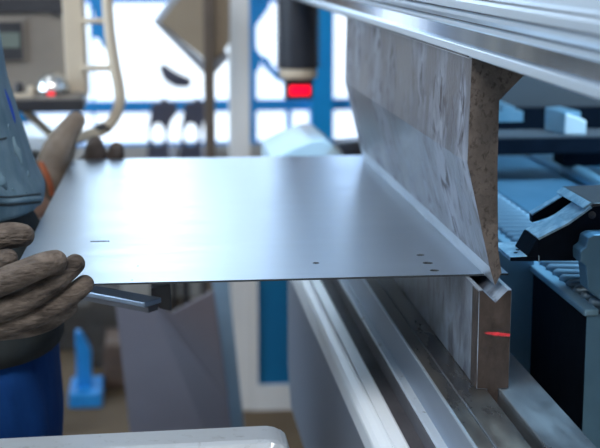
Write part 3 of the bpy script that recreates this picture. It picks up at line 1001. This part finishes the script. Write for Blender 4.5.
# body
mb = MB()
mb.loft([(-.585, .45, .86, .09, .145), (-.585, .45, .95, .09, .145), (-.59, .45, 1.05, .085, .14), (-.645, .45, 1.2, .095, .15), (-.67, .45, 1.35, .085, .16), (-.66, .45, 1.43, .06, .12), (-.66, .45, 1.47, .05, .06)])
mb.tube([(-.655, .45, 1.42), (-.64, .45, 1.55)], .055, seg=16)
mb.loft([(-.635, .45, 1.52, .05, .045), (-.625, .45, 1.545, .072, .056), (-.622, .45, 1.60, .092, .07), (-.622, .45, 1.66, .098, .076), (-.63, .45, 1.71, .088, .07), (-.635, .45, 1.745, .055, .045)])
mb.tube([(-.527, .45, 1.645), (-.508, .45, 1.612), (-.525, .45, 1.603)], [.008, .013, .008], seg=10)
mb.tube([(-.542, .432, 1.572), (-.537, .45, 1.572), (-.542, .468, 1.572)], [.005, .007, .005], seg=8)
for s_ in (-1, 1):
    mb.ball((-.63, .45 + s_ * .078, 1.635), (.018, .01, .03), seg=12)
    mb.ball((-.556, .45 + s_ * .03, 1.655), (.014, .014, .012), seg=10)
for (a, b, c) in ((shR, elR, wrR), (shL, elL, wrL)):
    limb(mb, [a, (a + b) / 2, b], [.05, .047, .04])
    limb(mb, [b, (b + c) / 2, c], [.042, .038, .028])
for s_ in (-1, 1):
    y = .45 + s_ * .088
    limb(mb, [(-.575, y, .90), (-.56, y, .72), (-.55, y, .50), (-.565, y, .28), (-.58, y, .08)], [.062, .06, .05, .05, .038])
    mb.tube([(-.59, y, .04), (-.44, y + s_ * .02, .03)], [.035, .026], seg=12)
mb.build('body', 'skin', op, remesh=.007, smooth_it=4)
hr = MB()
hr.loft([(-.66, .45, 1.57, .06, .066), (-.652, .45, 1.63, .085, .083), (-.642, .45, 1.69, .094, .084), (-.638, .45, 1.735, .08, .068), (-.64, .45, 1.765, .04, .036)])
hr.build('hair', 'hair', op)
for s_ in (-1, 1):
    MB().ball((-.5475, .45 + s_ * .03, 1.655), (.0085, .010, .007), seg=10).build('eye', 'dark_plastic', op)

# jacket: torso plus sleeves
mb = MB()
f105 = atY(5, 106, .40)
f195 = atY(45, 196, .40)
fj = [atY(x, y, .40) for x, y in [(43.5, 200), (42.5, 194), (29, 171), (20, 148), (10, 124), (3, 106), (-6, 84)]]
mb.loft([(fj[0].x - .130, .45, fj[0].z - .012, .127, .172)] + [(p.x - .130, .45, p.z, .128 + .002 * i, .172 + .003 * i) for i, p in enumerate(fj)] +
        [(fj[-1].x - .138, .45, 1.39, .118, .19), (fj[-1].x - .138, .45, 1.45, .078, .12), (fj[-1].x - .13, .45, 1.50, .065, .075)])
for pth in ([(-20, 150, .29), (-2, 172, .278), (12, 194, .285)], [(6, 122, .33), (16, 150, .32), (34, 186, .33)], [(-16, 176, .282), (0, 186, .276), (26, 194, .30)]):
    mb.tube([atY(*q_) + Vector((0, .006, 0)) for q_ in pth], [.003, .0055, .003], seg=10, sub=4)
for (a, b, c) in ((shR, elR, wrR), (shL, elL, wrL)):
    limb(mb, [a, (a + b) / 2, b], [.075, .066, .058])
    limb(mb, [b, (b * .5 + c * .5), b * .2 + c * .8], [.058, .052, .046])
jk = mb.build('jacket', 'jacket', op, remesh=.007, smooth_it=2)
# seams that lie on the jacket
bpy.context.view_layer.update()


def on_jacket(px, py):
    d_ = ray(px, py).normalized()
    org = CAM - (jk.location + Vector(op.location))
    ok, loc, nr, ix = jk.ray_cast(org, d_)
    return loc + jk.location + Vector(op.location) if ok else None


def seam(name, m, r, path):
    pts_ = [p_ for p_ in (on_jacket(*q_) for q_ in path) if p_ is not None]
    if len(pts_) > 2:
        MB().tube(pts_, r, seg=8).build(name, m, jk)


seam('hem_seam', 'shirt', .0016, [(x, 205 - .10 * max(0, x - 10)) for x in range(-24, 41, 4)])
seam('hem_fold', 'jacket', .0032, [(x, 201.5 - .10 * max(0, x - 10)) for x in range(-24, 41, 4)])
seam('hem_stitching', 'shirt', .0011, [(x, 197 - .10 * max(0, x - 10)) for x in range(-24, 41, 4)])
seam('pocket_seam', 'shirt', .0012, [(x, 136 + 4 * math.sin((x + 24) / 36 * 3.14)) for x in range(-24, 7, 3)])
# bright shirt at the open front
sx_ = atY(4, 97, .40)
mb = MB()
mb.tube([atY(9, 122, .42), atY(2, 104, .42), atY(-9, 86, .42), atY(-18, 60, .42), atY(-24, 30, .42)], [.009, .012, .015, .015, .015], seg=10, sub=3)
mb.build('shirt_placket', 'bright_shirt', op, remesh=.004)
# under shirt; its dark top also stands for shaded jacket below the hem
mb = MB()
mb.loft([(-.583, .45, .848, .127, .182), (-.583, .45, .87, .126, .180), (-.584, .45, .95, .120, .170), (fj[0].x - .138, .45, fj[0].z - .03, .120, .168), (fj[0].x - .138, .45, fj[0].z + .01, .116, .160)])
us = mb.build('undershirt', 'shirt', op)
# trousers
mb = MB()
fk = atY(62, 380, .42).x - .012
mb.loft([(-.583, .45, .855, .118, .168), (-.583, .45, .80, .120, .172), (-.58, .45, .74, .120, .172), (-.565, .45, .68, .10, .15)][::-1])
for s_ in (-1, 1):
    y = .45 + s_ * .092
    limb(mb, [(-.57, y, .82), (fk - .088, y, .74), (fk - .082, y, .62), (-.535, y, .48), (-.565, y, .28), (-.578, y, .075)], [.088, .088, .080, .070, .066, .062], sub=4, seg=20)
mb.build('trousers', 'trousers', op, remesh=.008, smooth_it=2)
for s_ in (-1, 1):
    y = .45 + s_ * .092
    mb = MB()
    mb.tube([(-.60, y, .046), (-.52, y, .05), (-.43, y + s_ * .015, .038)], [.045, .045, .036], seg=16, sub=4)
    mb.tube([(-.59, y, .05), (-.585, y, .15)], .052, seg=16)
    mb.box((-.645, y - .045, 0), (-.40, y + .05, .018), bev=.006)
    mb.build('boot', 'boot', op)

# ------- near glove (right hand): palm left of the frame, thumb above, four fingers
gY = .022


def G(px, py, Y):
    return atY(px, py, Y)


mb = MB()
# fingers: (px, py, Y, radius)
FI = {
    'index': [(-42, 302, .022, .0140), (-8, 286, .014, .0138), (22, 273.5, .010, .0132), (43, 265, .012, .0125), (55.5, 261.5, .018, .0116)],
    'middle': [(-42, 319, .028, .0125), (-6, 311.5, .023, .0124), (25, 300.5, .022, .0120), (55, 281.0, .026, .0114), (75, 264.0, .034, .0102)],
    'ring': [(-40, 332, .036, .0115), (-4, 327, .031, .0114), (28, 319.5, .030, .0112), (61, 302.5, .031, .0108), (84.5, 284.5, .038, .0098)],
    'pinky': [(-40, 338, .046, .0105), (-4, 331, .046, .0105), (26, 328.0, .043, .0100), (50, 320.5, .042, .0096), (69, 307, .046, .0090)],
}
for nme, ch in FI.items():
    pts = [G(x, y, Y) for x, y, Y, r in ch]
    mb.tube(pts, [c_[3] for c_ in ch], seg=18, sub=4)
# thumb
TH_ = [(-48, 282, .055, .018), (-30, 258, .070, .0165), (-8, 241, .078, .0150), (10, 235.5, .080, .0138), (22.5, 235.5, .078, .0122)]
mb.tube([G(x, y, Y) for x, y, Y, r in TH_], [c_[3] for c_ in TH_], seg=18, sub=4)
# pad below the thumb
mb.tube([G(-30, 272, .055), G(-6, 263, .05), (G(8, 258.5, .045))], [.016, .0115, .0100], seg=14, sub=3)
# palm
mb.tube([wrR, G(-62, 304, .03), G(-40, 302, .03)], [.028, .034, .022], seg=20, sub=3)
for dz, yy in ((303, .022), (318, .026), (330, .032)):
    mb.tube([wrR, G(-42, dz, yy)], [.024, .0150], seg=16, sub=3)
gl_ = mb.build('glove', 'glove', op, remesh=.0011, smooth_it=1)
gl_['label'] = 'worn brown knitted glove at the front corner of the blank'
mb = MB()
dirv = (elR - wrR).normalized()
mb.tube([wrR - dirv * .01, wrR + dirv * .05], [.034, .038], seg=20, cap='flat')
mb.build('cuff', 'glove', gl_)

# ------- far glove (left hand) on the back corner
hY = .90
mb = MB()
thb = [(50, 168, .88, .024), (57, 150, .88, .023), (66, 134, .89, .019), (76, 121, .90, .0155)]
mb.tube([G(x, y, Y) for x, y, Y, r in thb], [c_[3] for c_ in thb], seg=18, sub=4)
plm = [(38, 196, .87, .022), (47, 178, .875, .026), (56, 158, .90, .027), (63, 148, .925, .022)]
mb.tube([G(x, y, Y) for x, y, Y, r in plm], [c_[3] for c_ in plm], seg=18, sub=4)
# fingers pass outside the corner and come up behind the back edge
FF = [[(60, 166, .915, .015), (76, 169, .95, .015), (90, 161, .955, .0155), (94.5, 150, .95, .0155), (95, 144.5, .945, .0135)],
      [(58, 164, .915, .016), (74, 171, .955, .016), (92, 163, .957, .0165), (98, 156, .95, .0150), (98, 151.5, .947, .0135)],
      [(58, 168, .915, .016), (80, 174, .957, .015), (106, 166, .957, .0150), (115, 156, .95, .0142), (116.5, 149.5, .946, .0125)],
      [(56, 172, .915, .015), (84, 177, .957, .014), (110, 174, .957, .013), (122, 168, .953, .0125), (124, 165, .95, .011)]]
gf = mb.build('glove', 'glove_far', op, remesh=.0026, smooth_it=3)
gf['label'] = 'taupe knitted glove with thumb raised at the back corner of the blank'
for ch in FF:
    m2 = MB()
    m2.tube([G(x, y, Y) for x, y, Y, r in ch], [c_[3] for c_ in ch], seg=16, sub=4)
    m2.build('finger', 'glove_tip', gf)
dirv = (elL - wrL).normalized()
mb = MB()
w2 = G(40, 192, .868)
mb.tube([w2, w2 + dirv * .03, w2 + dirv * .09], [.029, .032, .036], seg=20, cap='flat')
mb.build('cuff', 'glove_far', gf)
mb = MB()
o0, o1 = G(43.5, 166, .852), G(51, 193, .852)
mb.tube([G(41, 164, .845), G(45.5, 172, .840), G(50, 183, .842), G(52, 194, .85)], .0045, seg=10, sub=4)
mb.build('cuff_band', 'orange', gf)

# ------------------------------------------------------------------ lights
wd = bpy.data.worlds.new('world')
S.world = wd
wd.use_nodes = True
wd.node_tree.nodes['Background'].inputs[0].default_value = (.75, .88, 1.0, 1)
wd.node_tree.nodes['Background'].inputs[1].default_value = .6


def area(name, loc, tgt, size, power, col):
    l = bpy.data.lights.new(name, 'AREA')
    l.shape = 'RECTANGLE'
    l.size, l.size_y = size
    l.energy = power
    l.color = col
    o = bpy.data.objects.new(name, l)
    o.location = loc
    o.rotation_euler = (Vector(tgt) - Vector(loc)).to_track_quat('-Z', 'Y').to_euler()
    COL.objects.link(o)
    return o


area('front_fill', (-.8, -1.6, 3.3), (-.2, .3, 1.0), (1.4, 1.4), 60, (1.0, .965, .93))  # fill light added to brighten the sides facing the camera
area('rear_machine_lamp', (.55, .35, 1.7), (.3, .5, .95), (.25, .5), 11, (.35, .70, 1.0))
# red alignment laser: a thin flat beam on the die end
ls = bpy.data.lights.new('alignment_laser', 'SPOT')
ls.energy = 60
ls.color = (1, .02, .06)
ls.spot_size = math.radians(2.4)
ls.spot_blend = .2
ls.shadow_soft_size = .0005
lo = bpy.data.objects.new('alignment_laser', ls)
lo.location = (.03, -.75, 1.02)
tg = atY(499.5, 334.2, 0)
z_ = (Vector(lo.location) - tg).normalized()
x_ = Vector((1, 0, -.12)).normalized()
y_v = z_.cross(x_).normalized()
x_ = y_v.cross(z_)
rot = Matrix((x_, y_v, z_)).transposed().to_4x4()
lo.matrix_world = Matrix.Translation(lo.location) @ rot @ Matrix.Diagonal((1, .12, 1, 1))
COL.objects.link(lo)
